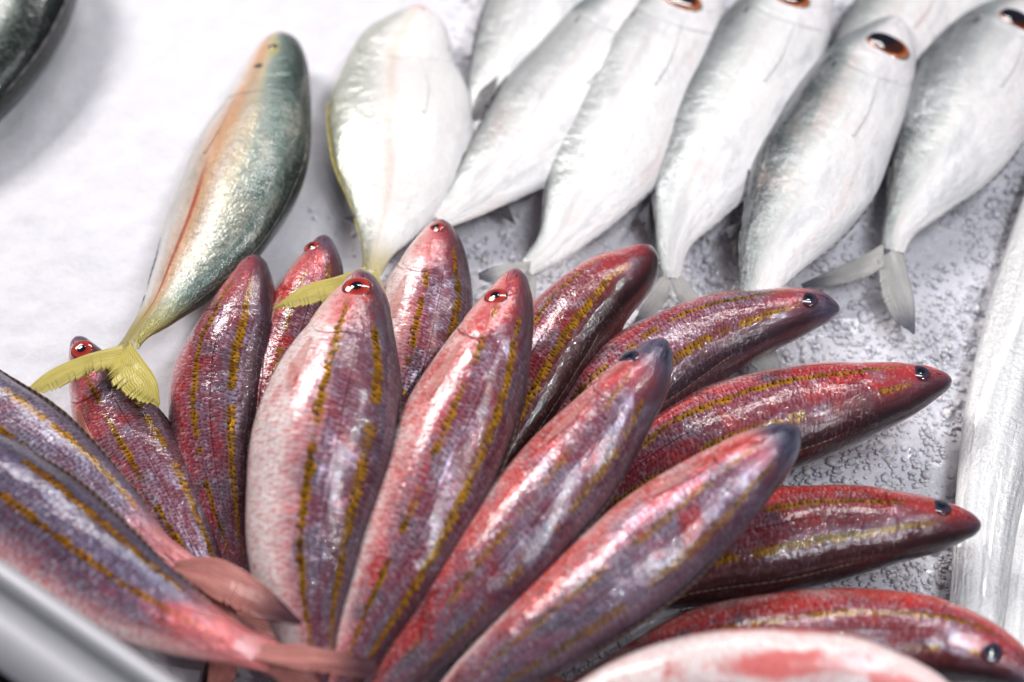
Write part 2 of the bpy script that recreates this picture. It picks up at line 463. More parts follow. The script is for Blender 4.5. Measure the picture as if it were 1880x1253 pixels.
# ------------------------------------------------------------------ fish body
class Body:
    """body swept along stations (px, py, z, half width in photo pixels), head first"""
    def __init__(self, st, side, roll, ratio, tip=.55, lens=0.0, n=240, grooves=True, hunch=0.0):
        arr = catmull(np.asarray(st, float), n)
        self.lens, self.grooves, self.side, self.q = lens, False, side, 0.0
        self.es, self.ed = .06, .5
        t0 = np.gradient(arr[:, :2], axis=0); t0 /= np.linalg.norm(t0, axis=1)[:, None]
        n0 = np.stack([-t0[:, 1], t0[:, 0]], axis=1)
        want = arr.copy()
        th = np.linspace(-math.pi, math.pi, 40)
        NB = 26
        edge = np.linspace(0, n, NB + 1)
        fade = 1 - sstep(0, .30, np.linspace(0, 1, n))
        # the stations give the outline; a thick body seen at a slant bulges past its spine,
        # so refine girth and spine until the body as built has the proportions measured
        for it in range(6):
            self._frames(arr, roll, ratio, tip, n)
            pp = proj(self.pt(self.s[::3, None] + 0 * th[None], th[None] + 0 * self.s[::3, None]).reshape(-1, 3))
            dd = ((pp[:, None, :] - want[None, ::4, :2]) ** 2).sum(2)
            k = np.argmin(dd, axis=1) * 4
            perp = ((pp - want[k, :2]) * n0[k]).sum(1)
            bins = np.clip((k / n * NB).astype(int), 0, NB - 1)
            ra, of = np.ones(NB), np.zeros(NB)
            for b in range(NB):
                q = perp[bins == b]
                if len(q) < 4: continue
                c0 = int((edge[b] + edge[b + 1]) / 2)
                ra[b] = want[c0, 3] / max(1, (q.max() - q.min()) / 2); of[b] = (q.max() + q.min()) / 2
            ra[0] = ra[1] = ra[2]; ra[-1] = ra[-2] = ra[-3]; of[0] = of[1] = of[2] * .6; of[-1] = of[-2] = 0
            ks = np.array([.1, .2, .4, .2, .1])
            for _ in range(2):
                ra = np.convolve(np.pad(ra, 2, mode='edge'), ks, mode='valid'); of = np.convolve(np.pad(of, 2, mode='edge'), ks, mode='valid')
            xc = (edge[:-1] + edge[1:]) / 2
            R_ = np.clip(np.interp(np.arange(n), xc, ra), .75, 1.25) ** .7
            O_ = np.interp(np.arange(n), xc, of) * .6
            arr[:, 3] = np.clip(arr[:, 3] * R_, want[:, 3] * .45, want[:, 3] * 1.3)
            arr[:, :2] -= n0 * O_[:, None]
            e = float(((pp - want[0, :2]) @ (-t0[2])).max())
            arr[:, :2] += t0[2] * (e * .6) * fade[:, None]
        self._frames(arr, roll, ratio, tip, n)
        self.grooves = grooves
        self.q = float(np.sum(self.C[n // 2]) * 57 % 6.28)

    def _frames(self, arr, roll, ratio, tip, n):
        side = self.side
        C = np.array([P(a[0], a[1], a[2]) for a in arr])
        W = np.array([max(a[3], .5) * depth(c) / FPX for a, c in zip(arr, C)])
        L = np.r_[0, np.cumsum(np.linalg.norm(np.diff(C, axis=0), axis=1))]
        self.len = L[-1]
        # resample: denser towards the head and tail
        q = np.linspace(0, 1, n)
        q = q + .10 * (-np.sin(2 * np.pi * q) / (2 * np.pi)) * 1.0
        q = np.r_[q[0], q[1:]]
        q = np.where(q < .04, q * q / .04 * .5 + q * .5, q)
        s = q
        C = np.array([np.interp(s * L[-1], L, C[:, k]) for k in range(3)]).T
        W = np.interp(s * L[-1], L, W)
        r0 = tip * 2.0 * W[0]
        x = s * L[-1]
        W = W * np.sqrt(np.clip(1 - (1 - np.clip(x / r0, 0, 1)) ** 2, 0, 1))
        T = np.gradient(C, axis=0)
        # smooth the tangents
        k = np.ones(9) / 9
        T = np.array([np.convolve(np.pad(T[:, i], 4, mode='edge'), k, mode='valid') for i in range(3)]).T
        T /= np.linalg.norm(T, axis=1)[:, None]
        Z = np.array([0, 0, 1.0])
        H = -T                                    # heading
        R = np.cross(H, Z); R /= np.linalg.norm(R, axis=1)[:, None]
        U = np.cross(R, H)
        R = R * side
        rr = np.radians(np.interp(s, [0, 1], roll if isinstance(roll, (tuple, list)) else (roll, roll)))[:, None]
        self.D = np.cos(rr) * R + np.sin(rr) * U
        self.Lt = -np.sin(rr) * R + np.cos(rr) * U
        V = cam_pos - C; V /= np.linalg.norm(V, axis=1)[:, None]
        Pp = np.cross(T, V); Pp /= np.linalg.norm(Pp, axis=1)[:, None]
        rat = np.interp(s, [0, .12, .45, .80, .93, .985, 1], [min(1, ratio * 1.25), ratio * 1.1, ratio, ratio * .9, ratio * .75, .22, .02])
        den = np.sqrt((self.D * Pp).sum(1) ** 2 + (rat * (self.Lt * Pp).sum(1)) ** 2)
        self.A = W / den
        self.B = self.A * rat
        self.C, self.T, self.s, self.n = C, T, s, n

    def find(self, px, py):
        """visible surface point (s, theta) that projects nearest to a photo pixel"""
        ss = np.linspace(.015, .3, 90); tt = np.linspace(.12 * math.pi, .95 * math.pi, 70)
        S, Tt = np.meshgrid(ss, tt, indexing='ij')
        q = self.pt(S, Tt)
        d = np.linalg.norm(proj(q) - np.array([px, py]), axis=-1)
        w = (q - cam_pos) @ fwd
        k = np.unravel_index(np.argmin(d + w * 500), d.shape)
        return float(S[k]), float(Tt[k])

    def _i(self, arr, s):
        if arr.ndim == 1: return np.interp(s, self.s, arr)
        return np.stack([np.interp(s, self.s, arr[:, k]) for k in range(arr.shape[1])], axis=-1)

    def pt(self, s, th, off=0.0):
        """th: 0 = back, +pi = belly, + = visible flank; accepts arrays"""
        s = np.asarray(s, float); th = np.asarray(th, float)
        C, D, Lt = self._i(self.C, s), self._i(self.D, s), self._i(self.Lt, s)
        A, B = self._i(self.A, s), self._i(self.B, s)
        c, sn = np.cos(th), np.sin(th)
        d = np.abs(th) / math.pi
        q = self.q
        m = 1.0 + .017 * np.sin(5 * th + q + 9 * s) * sstep(.02, .3, s) * np.sin(13 * s + q) + .010 * np.sin(3 * th - 2 * q + 23 * s)
        if self.grooves:
            sg = .215 - .30 * (d - .5) ** 2 - .03 * d
            m = m - .018 * sstep(sg - .002, sg + .004, s) * sstep(sg + .05, sg + .012, s) * sstep(.1, .25, d) * sstep(1., .9, d)
            mc = .72 - 3.0 * s
            m = m - .16 * np.exp(-((d - mc) / .030) ** 2) * sstep(.065, .045, s) * sstep(.0, .012, s)
            m = m + .010 * np.exp(-((s - .14) / .035) ** 2) * np.exp(-((d - .6) / .2) ** 2)
            # eye socket shelf
            m = m - .05 * np.exp(-((s - self.es) / .016) ** 2) * np.exp(-((d - self.ed) / .07) ** 2)
        sl = np.sign(sn) * np.abs(sn) ** (1 + self.lens)
        p = C + (A * c * m)[..., None] * D + (B * sl * m)[..., None] * Lt
        nrm = D * (c / np.maximum(A, 1e-5))[..., None] + Lt * (sn / np.maximum(B, 1e-5))[..., None]
        nrm /= np.linalg.norm(nrm, axis=-1)[..., None]
        return p + nrm * np.asarray(off, float)[..., None]

    def normal(self, s, th):
        e = 1e-3
        a = self.pt(s + e, th) - self.pt(s - e, th)
        b = self.pt(s, th + e) - self.pt(s, th - e)
        nn = np.cross(a, b); nn /= np.linalg.norm(nn)
        if np.dot(nn, self.pt(s, th) - self._i(self.C, s)) < 0: nn = -nn
        return nn

    def mesh(self, name, mat, parent, m=112):
        n = self.n
        th = np.linspace(-math.pi, math.pi, m + 1)[:-1]
        verts = self.pt(self.s[:, None] + 0 * th[None, :], th[None, :] + 0 * self.s[:, None]).reshape(-1, 3)
        faces, uvs = [], []
        tt = [(t / (2 * math.pi) + .5) for t in th] + [1.0]
        for i in range(n - 1):
            for j in range(m):
                j2 = (j + 1) % m
                f = [i * m + j, (i + 1) * m + j, (i + 1) * m + j2, i * m + j2]
                u = [(self.s[i], tt[j]), (self.s[i + 1], tt[j]), (self.s[i + 1], tt[j + 1]), (self.s[i], tt[j + 1])]
                faces.append(f); uvs.append(u)
        return mesh_obj(name, verts, faces, mat, parent, None, uvs)

    def patch(self, name, mat, parent, fs, ft, nu=26, nv=18, lift=.0006, thick=.0006, body_uv=False):
        """thin shell lying on the body; fs(u,v)->s, ft(u,v)->theta, u,v in 0..1"""
        top, bot, uvt = [], [], []
        for i in range(nu + 1):
            for j in range(nv + 1):
                u, v = i / nu, j / nv
                s_, t_ = fs(u, v), ft(u, v)
                lf = lift(u, v) if callable(lift) else lift
                top.append((s_, t_, lf)); bot.append((s_, t_, lf - thick))
                uvt.append((s_, t_ / (2 * math.pi) + .5) if body_uv else (u, v))
        top, bot = np.array(top), np.array(bot)
        top = self.pt(top[:, 0], top[:, 1], top[:, 2]); bot = self.pt(bot[:, 0], bot[:, 1], bot[:, 2])
        return shell(name, top, bot, uvt, nu, nv, mat, parent)


def shell(name, top, bot, uvt, nu, nv, mat, parent):
    k = (nu + 1) * (nv + 1)
    verts = np.array(list(top) + list(bot))
    faces, uvs = [], []
    idx = lambda i, j: i * (nv + 1) + j
    for i in range(nu):
        for j in range(nv):
            q = [idx(i, j), idx(i + 1, j), idx(i + 1, j + 1), idx(i, j + 1)]
            faces.append(q); uvs.append([uvt[a] for a in q])
            faces.append([a + k for a in q[::-1]]); uvs.append([uvt[a] for a in q[::-1]])
    def side(a, b):
        faces.append([a, b, b + k, a + k]); uvs.append([uvt[a], uvt[b], uvt[b], uvt[a]])
    for i in range(nu):
        side(idx(i + 1, 0), idx(i, 0)); side(idx(i, nv), idx(i + 1, nv))
    for j in range(nv):
        side(idx(0, j), idx(0, j + 1)); side(idx(nu, j + 1), idx(nu, j))
    return mesh_obj(name, verts, faces, mat, parent, None, uvs)


def eye(bd, parent, px, py, r, iris, pupil_r=.5, bulge=.45, asp=1.0, pshift=0.0, pup=0.0):
    s, th = bd.find(px, py)
    c = bd.pt(s, th)
    n = bd.normal(s + .01, th) * .75 + bd._i(bd.Lt, s) * .35; n /= np.linalg.norm(n)
    t = bd._i(bd.T, s); t = t - n * np.dot(t, n); t /= np.linalg.norm(t)
    b = np.cross(n, t)
    c = c - n * r * .14
    def dome(name, rad, hgt, mat, par, base, asp_, sh=0.0):
        nr, na = 12, 36
        verts = [base + n * hgt]; faces = []; uvs = []
        for i in range(1, nr + 1):
            f = i / nr
            for k in range(na):
                a = 2 * math.pi * k / na
                verts.append(base + rad * f * (t * math.cos(a) * asp_ + b * math.sin(a)) + n * (hgt * math.sqrt(max(0, 1 - f * f * .999))))
        # back point to close
        verts.append(base - n * rad * .25)
        for k in range(na):
            k2 = (k + 1) % na
            faces.append([0, 1 + k, 1 + k2]); uvs.append([(0, k / na), (1 / nr, k / na), (1 / nr, (k + 1) / na)])
            for i in range(1, nr):
                a0 = 1 + (i - 1) * na; a1 = 1 + i * na
                faces.append([a0 + k, a1 + k, a1 + k2, a0 + k2])
                uvs.append([(i / nr, k / na), ((i + 1) / nr, k / na), ((i + 1) / nr, (k + 1) / na), (i / nr, (k + 1) / na)])
            last = 1 + (nr - 1) * na
            faces.append([last + k2, last + k, len(verts) - 1]); uvs.append([(1, 0)] * 3)
        return mesh_obj(name, np.array(verts), faces, mat, par, c, uvs)
    e = dome('eye', r, r * bulge, iris, parent, c, asp)
    dome('pupil', r * pupil_r, r * bulge * .62, M_pupil, e, c + n * r * bulge * .46 + t * pshift * r + bd._i(bd.D, s) * pup * r, asp)
    return e


def fin_world(name, lead, trail, mat, parent, nu=34, nv=16, serr=0.0, nser=12, thick=.0007, wav=.0015):
    """fin spanned between a leading-edge and a trailing-edge curve (lists of world points, base to tip)"""
    lead = catmull_w(lead, nu + 1); trail = catmull_w(trail, nu + 1)
    top, bot, uv = [], [], []
    for i in range(nu + 1):
        for j in range(nv + 1):
            u, v = i / nu, j / nv
            tr = trail[i] + 0
            if serr:
                uw = u * nser + .45 * math.sin(u * nser * .9 + nser) + .3 * math.sin(u * 37)
                ph = uw % 1.0
                am = .25 + .75 * ((math.sin(math.floor(uw) * 12.9898 + nser) * 43758.5453) % 1.0)
                tr = tr + (lead[i] - trail[i]) * serr * am * (1 - ph) * min(1, u * 3)
            p = lead[i] * (1 - v) + tr * v
            nrm = np.array([0, 0, 1.0])
            w = wav * math.sin(v * 9 + u * 4) * v * .6
            fall = thick * (1 - .6 * u)
            top.append(p + nrm * (w + fall)); bot.append(p + nrm * (w - fall))
            uv.append((u, v))
    return shell(name, top, bot, uv, nu, nv, mat, parent)


def catmull_w(pts, n):
    pts = np.asarray(pts, float)
    seg = np.r_[0, np.cumsum(np.linalg.norm(np.diff(pts, axis=0), axis=1))]; seg /= seg[-1]
    t = np.linspace(0, 1, n); h = np.diff(seg); out = np.zeros((n, 3))
    for c in range(3):
        y = pts[:, c]; dl = np.diff(y) / h; m = np.zeros(len(y)); m[0] = dl[0]; m[-1] = dl[-1]
        for i in range(1, len(y) - 1): m[i] = (dl[i-1]*h[i] + dl[i]*h[i-1]) / (h[i] + h[i-1])
        k = np.clip(np.searchsorted(seg, t, side='right') - 1, 0, len(h) - 1); x = (t - seg[k]) / h[k]
        out[:, c] = ((2*x**3-3*x**2+1)*y[k] + (x**3-2*x**2+x)*h[k]*m[k] + (-2*x**3+3*x**2)*y[k+1] + (x**3-x**2)*h[k]*m[k+1])
    return out


def join_as(name, objs, parent):
    """merge several fin lobes into one mesh"""
    import bmesh
    bm = bmesh.new()
    mat = objs[0].data.materials[0]
    for o in objs: bm.from_mesh(o.data)
    me = bpy.data.meshes.new(name); bm.to_mesh(me); bm.free()
    me.materials.append(mat)
    r = bpy.data.objects.new(name, me); COL.objects.link(r)
    r.parent = parent; r.location = objs[0].location
    for o in objs:
        d = o.data; bpy.data.objects.remove(o); bpy.data.meshes.remove(d)
    return r


def auto_tail(bd, parent, mat, L=.06, spread=.62, serr=.18, fold=1.0):
    c = bd.C[-6]; t = bd.T[-6]; D = bd.D[-6]; a = bd.A[-14]
    objs = []
    for sg in (1, -1):
        e = D * sg
        ax = t * math.cos(spread) + e * math.sin(spread) * fold
        lead = [c + e * a * .9, c + e * a * 1.3 + ax * L * .35, c + e * a * 1.2 + ax * L * .75, c + e * a + ax * L]
        trail = [c - e * a * .1 + t * L * .1, c + t * L * .34 + e * a * .5, c + ax * L * .68 + t * L * .12, c + e * a + ax * L]
        objs.append(fin_world('tail_fin', lead, trail, mat, parent, serr=serr))
    return join_as('tail_fin', objs, parent)


def px_tail(parent, mat, lobes, serr=.2, nser=12):
    objs = []
    for lead, trail in lobes:
        objs.append(fin_world('tail_fin', [P(*p) for p in lead], [P(*p) for p in trail], mat, parent, serr=serr, nser=nser, nu=180, thick=.0005))
    return join_as('tail_fin', objs, parent)


def pectoral(bd, parent, mat, s0=.235, th0=None, L=.17, wid=.10, lift=.0011, name='pectoral_fin', up=0.0, body_uv=False):
    th0 = math.pi * .62 if th0 is None else th0
    def fs(u, v): return s0 + L * u
    def ft(u, v):
        w = wid * math.pi * (.25 + .75 * math.sin(min(1, u * 1.25) * math.pi * .5)) * (1 - .75 * max(0, u - .55) / .45)
        return th0 + (v - .5) * w + up * u * math.pi
    return bd.patch(name, mat, parent, fs, ft, 24, 10, lift=lambda u, v: lift * (.5 + 1.0 * u), thick=.0003, body_uv=body_uv)


def dorsal_strip(bd, parent, mat, s0, s1, h, th=0.03, name='dorsal_fin', th_fold=.22):
    """folded fin: low flap rising from the back line and leaning over one flank"""
    nu, nv = 60, 6
    top, bot, uv = [], [], []
    for i in range(nu + 1):
        u = i / nu; s = s0 + (s1 - s0) * u
        env = math.sin(math.pi * min(1, u * 1.2 + .05)) ** .5 if u < .8 else 1 * (1 - (u - .8) / .2) ** .5 * .8
        env = max(env, .02)
        spine = 1 - .12 * ((u * 11) % 1)
        for j in range(nv + 1):
            v = j / nv
            p = bd.pt(s, th + th_fold * v * .5, -.0006 + h * env * v * (spine if j == nv else 1))
            p2 = bd.pt(s, th + th_fold * v * .5 - .012, -.0012 + h * env * v * (spine if j == nv else 1))
            top.append(p); bot.append(p2); uv.append((v, u))
    return shell(name, top, bot, uv, nu, nv, mat, parent)


def base_of(bd):
    k = bd.n // 2
    c = bd.C[k]
    return np.array([c[0], c[1], max(0, c[2] - max(bd.A[k], bd.B[k]))])


GR_RED = 'red striped fish fanned out in a pile on the ice'
GR_SIL = 'silver fish laid out in a row on the ice'


def red_fish(st, roll, label, seed, white=.5, silver=.5, red=.5, snout=.3, ratio=.74, eye_d=.49, eye_r=.0052, eye_s=.083,
             pect=M_fin_pink, dark=0., tail=None, pw=.09, pl=.15, side=1, eye_px=None, has_eye=True, lift=.016, psi=.64, stripe=1.0, tip=.6, tailL=.055, dfin=True, blue=0.0, smear=None, gam=1.5, iris=None, tailpink=0.0, coral=0.0):
    st = [list(p) for p in st]
    for k, f in enumerate((1, .75, .35)): st[k][2] += lift * f
    for k, f in enumerate((.75, .88, .95)): st[k][3] *= f
    bd = Body(st, side, roll, ratio, lens=.05, tip=tip)
    root = empty('red_striped_fish', base_of(bd))
    tag(root, label, 'fish', GR_RED)
    bd.es, bd.ed = eye_s, eye_d
    mat = red_material('red_fish_skin', seed, white, silver, red, snout, dark, stripe, blue, smear, gam, tailpink, coral)
    bd.mesh('body', mat, root)
    if has_eye:
        eye(bd, root, *eye_px, eye_r, iris or M_iris_red, .56, .24 if iris else .32, .9)
    # gill cover, a plate with a free rear edge
    bd.patch('gill_cover', mat, root,
             lambda u, v: .125 + (.085 - .30 * (v - .45) ** 2) * u,
             lambda u, v: math.pi * (.30 + .56 * v), 22, 26,
             lift=lambda u, v: -.0005 + .0006 * u * min(1, 6 * v * (1 - v)), thick=.0006, body_uv=True)
    if pect: pectoral(bd, root, pect, .225, math.pi * psi, pl, pw)
    if dfin: dorsal_strip(bd, root, M_fin_maroon, .32, .86, .0028)
    if tail == 'auto': auto_tail(bd, root, M_fin_tail_red, tailL)
    elif tail: px_tail(root, M_fin_tail_red, tail, .12)
    return root, bd


def silver_fish(st, label, seed, side=-1, roll=0, back=.5, style='plain', ratio=.42, eye_px=None, has_eye=True, eye_s=.085, eye_d=.36,
                eye_r=.0095, tail='auto', tmat=None, tailL=.06, fins=True, lens=.25, tip=.8, name='silver_fish', afin=None, extra=()):
    bd = Body(st, side, roll, ratio, lens=lens, tip=tip)
    root = empty(name, base_of(bd))
    tag(root, label, 'fish', GR_SIL)
    bd.es, bd.ed = eye_s, eye_d
    mat = silver_material('silver_fish_skin', seed, back, style)
    bd.mesh('body', mat, root)
    if has_eye:
        eye(bd, root, *eye_px, eye_r, M_iris_copper, .76, .24, .72, -.06, .16)
    bd.patch('gill_cover', mat, root,
             lambda u, v: .13 + (.135 - .30 * (v - .5) ** 2) * u,
             lambda u, v: math.pi * (.22 + .66 * v), 22, 26,
             lift=lambda u, v: -.0005 + .0006 * u * min(1, 6 * v * (1 - v)), thick=.0006, body_uv=True)
    tm = tmat or M_fin_grey
    for nm, lead, trail in extra:
        fin_world(nm, [P(*p) for p in lead], [P(*p) for p in trail], M_fin_dark, root, serr=.3, nser=6, thick=.0004)
    if fins:
        pectoral(bd, root, mat, .262, math.pi * .60, .20, .05, lift=.0007, body_uv=True)
        dorsal_strip(bd, root, M_fin_dark if style != 'deep' else M_fin_yellow, .38, .90, .0022, th=.0)
        dorsal_strip(bd, root, M_fin_dark if afin is None else afin, .56, .90, .0028, th=math.pi * .985, name='anal_fin', th_fold=-.15)
    if tail == 'auto': auto_tail(bd, root, tm, tailL)
    elif tail: px_tail(root, tm, tail, .30 if tm is M_fin_yellow else .10, 15)
    return root, bd


# ================================================================== THE RED PILE (head first stations)
# back layer, on the ice
red_fish([(140, 618, .030, 14), (158, 660, .030, 42), (190, 730, .028, 72), (240, 830, .028, 92), (300, 940, .028, 88), (350, 1030, .028, 66), (400, 1110, .028, 34), (425, 1150, .028, 16)],
         12, 'short red fish with an orange side fin, its head half under the yellow forked tail', 1, coral=0.6, blue=0.3, eye_px=(150, 642), white=0.4, silver=.55, red=.45,
         pect=M_fin_red, pl=.26, pw=.17, psi=.70, eye_r=.0074, eye_d=.56, eye_s=.040, tail='auto')
red_fish([(470, 468, .034, 22), (462, 520, .034, 52), (440, 600, .034, 80), (408, 700, .032, 92), (396, 800, .032, 88), (405, 900, .032, 68), (425, 1000, .030, 40), (445, 1080, .030, 22)],
         30, 'dark red fish whose snout touches the green backed fish with the copper band', 2, coral=0.35, blue=0.3, white=0.35, silver=.42, red=.4, pect=None, has_eye=False, tail='auto', snout=.05)
red_fish([(597, 432, .032, 14), (590, 480, .032, 48), (565, 560, .032, 74), (530, 660, .032, 84), (505, 770, .032, 82), (490, 880, .030, 66), (480, 990, .030, 40), (478, 1060, .030, 18)],
         8, 'red fish with purple grey nose under the yellow fin left of the largest red fish', 3, coral=0.95, blue=0.25, eye_px=(572, 452), white=.35, silver=.4, red=.62, snout=.55, tail='auto', eye_s=.040, eye_d=.62, eye_r=.0058)
red_fish([(812, 403, .034, 18), (806, 450, .034, 56), (792, 520, .034, 84), (775, 600, .034, 92), (750, 700, .032, 88), (725, 800, .032, 72), (700, 900, .030, 48), (680, 990, .030, 20)],
         4, 'pink and white headed red fish just right of the tail of the broad white fish', 4, blue=.30, eye_px=(800, 418), white=.9, silver=.55, red=.3, tail='auto', eye_d=.55, eye_s=.034, eye_r=.0062, snout=.1)
red_fish([(1196, 452, .036, 24), (1168, 490, .036, 54), (1100, 545, .036, 76), (1030, 620, .034, 84), (965, 720, .034, 82), (910, 820, .032, 68), (860, 910, .030, 46), (815, 990, .030, 20)],
         36, 'rosy fish with a wide gold line and blunt olive nose touching the silver row', 5, coral=0.4, white=0.5, silver=.25, red=.35, has_eye=False, pect=None, tail='auto', snout=.0)
red_fish([(1542, 567, .036, 24), (1495, 568, .036, 44), (1400, 590, .036, 66), (1290, 628, .036, 82), (1180, 690, .035, 90), (1090, 760, .034, 84), (1010, 840, .032, 62), (930, 920, .030, 30)],
         30, 'red fish with slate blue nose pointing right below the grey forked tail', 6, coral=.5, blue=.25, eye_r=.0066, iris=M_iris_dark, eye_px=(1486, 547), white=0.62, silver=.35, red=.5, snout=.55, tail='auto', eye_d=.60, pect=None, tip=.8)
red_fish([(1748, 698, .034, 16), (1700, 706, .034, 44), (1610, 728, .034, 72), (1490, 757, .034, 90), (1360, 790, .034, 98), (1240, 835, .034, 92), (1130, 900, .032, 70), (1030, 970, .030, 32)],
         28, 'glossy red fish with pointed black lipped snout reaching towards the ribbon fish without touching it', 7, coral=.45, blue=.12, eye_r=.0066, iris=M_iris_dark, eye_px=(1690, 683), white=0.6, silver=.16, red=.55, snout=.04, tail='auto', eye_d=.66)
red_fish([(1802, 966, .036, 18), (1750, 965, .036, 46), (1650, 968, .036, 74), (1530, 978, .036, 90), (1400, 995, .036, 98), (1280, 1020, .034, 90), (1150, 1060, .032, 70), (1040, 1100, .030, 32)],
         26, 'dark brownish red fish whose black snout rests on the ribbon fish', 8, coral=0.95, eye_r=.0066, iris=M_iris_dark, blue=0.1, eye_px=(1728, 930), white=0.4, silver=.12, red=.7, snout=.12, dark=.22, tail='auto', eye_d=.70, pect=None)
red_fish([(1905, 1262, .046, 22), (1850, 1222, .046, 54), (1740, 1180, .046, 80), (1600, 1168, .046, 88), (1440, 1176, .044, 90), (1290, 1200, .042, 84), (1150, 1250, .040, 60), (1040, 1290, .038, 28)],
         20, 'red fish with broken gold marks curving to the lower right corner behind a white belly', 9, coral=0.9, eye_r=.0066, iris=M_iris_dark, eye_px=(1822, 1196), white=0.5, silver=.35, red=.6, snout=.3, dark=.1, tail='auto', eye_d=.6, pect=None)
# upper layer
red_fish([(663, 494, .078, 18), (664, 530, .078, 50), (648, 610, .080, 92), (624, 700, .082, 122), (598, 800, .082, 133), (577, 900, .080, 128), (562, 1000, .078, 112), (560, 1100, .074, 88), (575, 1200, .070, 52), (590, 1290, .066, 22)],
         6, 'largest red fish, pale pink belly and bright red eye, in the middle of the fan', 10, blue=.40, eye_px=(655, 528), white=1.0, silver=.5, red=.34, eye_d=.55, eye_r=.0092, eye_s=.048, tail='auto', snout=.12)
red_fish([(952, 494, .078, 20), (938, 550, .078, 54), (898, 650, .080, 88), (856, 750, .080, 104), (812, 850, .078, 108), (768, 950, .076, 104), (722, 1050, .074, 90), (672, 1150, .070, 66), (620, 1260, .066, 36), (590, 1320, .064, 16)],
         8, 'red fish with white cheek and orange snout, directly right of the largest red fish', 11, coral=.35, blue=.28, eye_px=(910, 545), white=.85, silver=.4, red=.5, eye_d=.62, eye_r=.0074, eye_s=.064, tail='auto', snout=.08)
red_fish([(1222, 622, .080, 22), (1195, 670, .080, 52), (1130, 760, .080, 78), (1060, 850, .080, 92), (980, 945, .078, 96), (900, 1040, .076, 88), (820, 1135, .072, 72), (740, 1225, .068, 46), (680, 1290, .064, 18)],
         10, 'red fish with blue grey nose and a small eye, lying on top of the fan', 12, coral=0.7, eye_r=.0066, iris=M_iris_dark, blue=0.4, eye_px=(1155, 655), white=0.45, silver=.52, red=.42, snout=.85, eye_d=.58, eye_s=.09, tail='auto', stripe=.6, tip=.9)
red_fish([(1468, 788, .084, 26), (1425, 822, .084, 56), (1340, 888, .084, 84), (1240, 970, .084, 100), (1130, 1060, .082, 100), (1020, 1145, .078, 88), (910, 1225, .074, 64), (810, 1300, .070, 30)],
         10, 'lilac and red fish with dark blunt nose lying across the dark brownish red fish', 13, coral=0.8, blue=0.5, white=0.55, silver=.75, red=.45, snout=.9, eye_d=.56, eye_s=.1, tail='auto', stripe=.55, has_eye=False, tip=.9)
red_fish([(1790, 1330, .095, 20), (1700, 1282, .095, 62), (1580, 1262, .095, 96), (1430, 1262, .095, 112), (1280, 1275, .092, 110), (1120, 1315, .088, 90), (1000, 1370, .084, 50), (930, 1410, .080, 20)],
         -62, 'white bellied fish with one red smear, cut off by the bottom edge at right', 14, smear=[(.40, .82, .16, .09), (.60, .70, .14, .05), (.16, .75, .06, .10)], gam=1.1, white=1.0, silver=.1, red=.42, snout=.1, has_eye=False, pect=None, stripe=.3)
# the two at lower left, heads outside the picture
red_fish([(-290, 640, .060, 18), (-220, 660, .060, 55), (-110, 715, .062, 90), (0, 795, .064, 96), (110, 868, .064, 86), (215, 952, .064, 62), (290, 1015, .064, 38), (345, 1045, .064, 26), (370, 1062, .064, 22)],
         14, 'greyish purple fish at the left edge, its pink tail on the largest red fish', 15, gam=1.4, tailpink=.9, blue=0.65, white=.1, silver=.85, red=.22, snout=.3, has_eye=False, pect=None,
         tail=[([(318, 1030, .067), (400, 1026, .082), (480, 1070, .090), (556, 1142, .094)], [(322, 1052, .067), (390, 1100, .082), (460, 1132, .090), (550, 1148, .094)]),
               ([(322, 1040, .066), (390, 1088, .074), (450, 1140, .082), (500, 1180, .086)], [(315, 1050, .064), (365, 1112, .072), (425, 1165, .080), (492, 1186, .086)])])
red_fish([(-250, 780, .084, 20), (-180, 805, .084, 60), (-70, 870, .086, 104), (50, 960, .088, 116), (160, 1040, .088, 106), (270, 1110, .088, 84), (370, 1160, .088, 56), (450, 1190, .087, 36), (500, 1206, .086, 30)],
         6, 'dark blue fish with gold dashes beside the blurred metal rim', 16, gam=1.75, tailpink=.9, blue=0.85, white=.5, silver=.9, red=.08, snout=.3, has_eye=False, pect=None, 
         tail=[([(462, 1182, .088), (540, 1184, .090), (620, 1196, .091), (692, 1212, .092)], [(465, 1212, .088), (540, 1230, .090), (620, 1240, .091), (688, 1250, .092)]),
               ([(480, 1200, .082), (520, 1222, .080), (580, 1250, .078), (640, 1290, .076)], [(460, 1215, .080), (500, 1245, .078), (560, 1280, .076), (630, 1310, .074)])])

# ================================================================== THE SILVER ONES
silver_fish([(95, -260, .022, 14), (80, -200, .022, 60), (45, -110, .022, 105), (20, -20, .022, 125), (-20, 70, .022, 118), (-75, 170, .022, 90), (-140, 270, .020, 46), (-180, 330, .018, 16)],
            'dark green backed fish cut off by the top left corner', 21, side=1, roll=18, style='dark', ratio=.6, has_eye=False, tmat=M_fin_yellow, name='green_backed_fish', lens=.1)
silver_fish([(516, 58, .024, 24), (513, 100, .024, 50), (502, 165, .024, 74), (478, 250, .024, 98), (440, 340, .026, 106), (392, 430, .030, 96), (335, 515, .036, 66), (285, 580, .044, 34), (246, 622, .052, 17), (233, 640, .054, 17)],
            'green backed fish with a copper band and yellow forked tail, lying by itself', 22, side=1, roll=18, style='scad', ratio=.6, eye_px=(499, 86), eye_r=.0042, tmat=M_fin_yellow, name='green_backed_fish', lens=.1, fins=True,
            tail=[([(226, 634, .056), (150, 655, .062), (85, 685, .066), (36, 728, .068)], [(228, 672, .056), (160, 690, .062), (95, 718, .066), (38, 730, .068)]),
                  ([(240, 632, .056), (262, 660, .062), (288, 700, .062), (294, 742, .060)], [(208, 662, .056), (196, 698, .064), (232, 730, .064), (290, 749, .060)])])
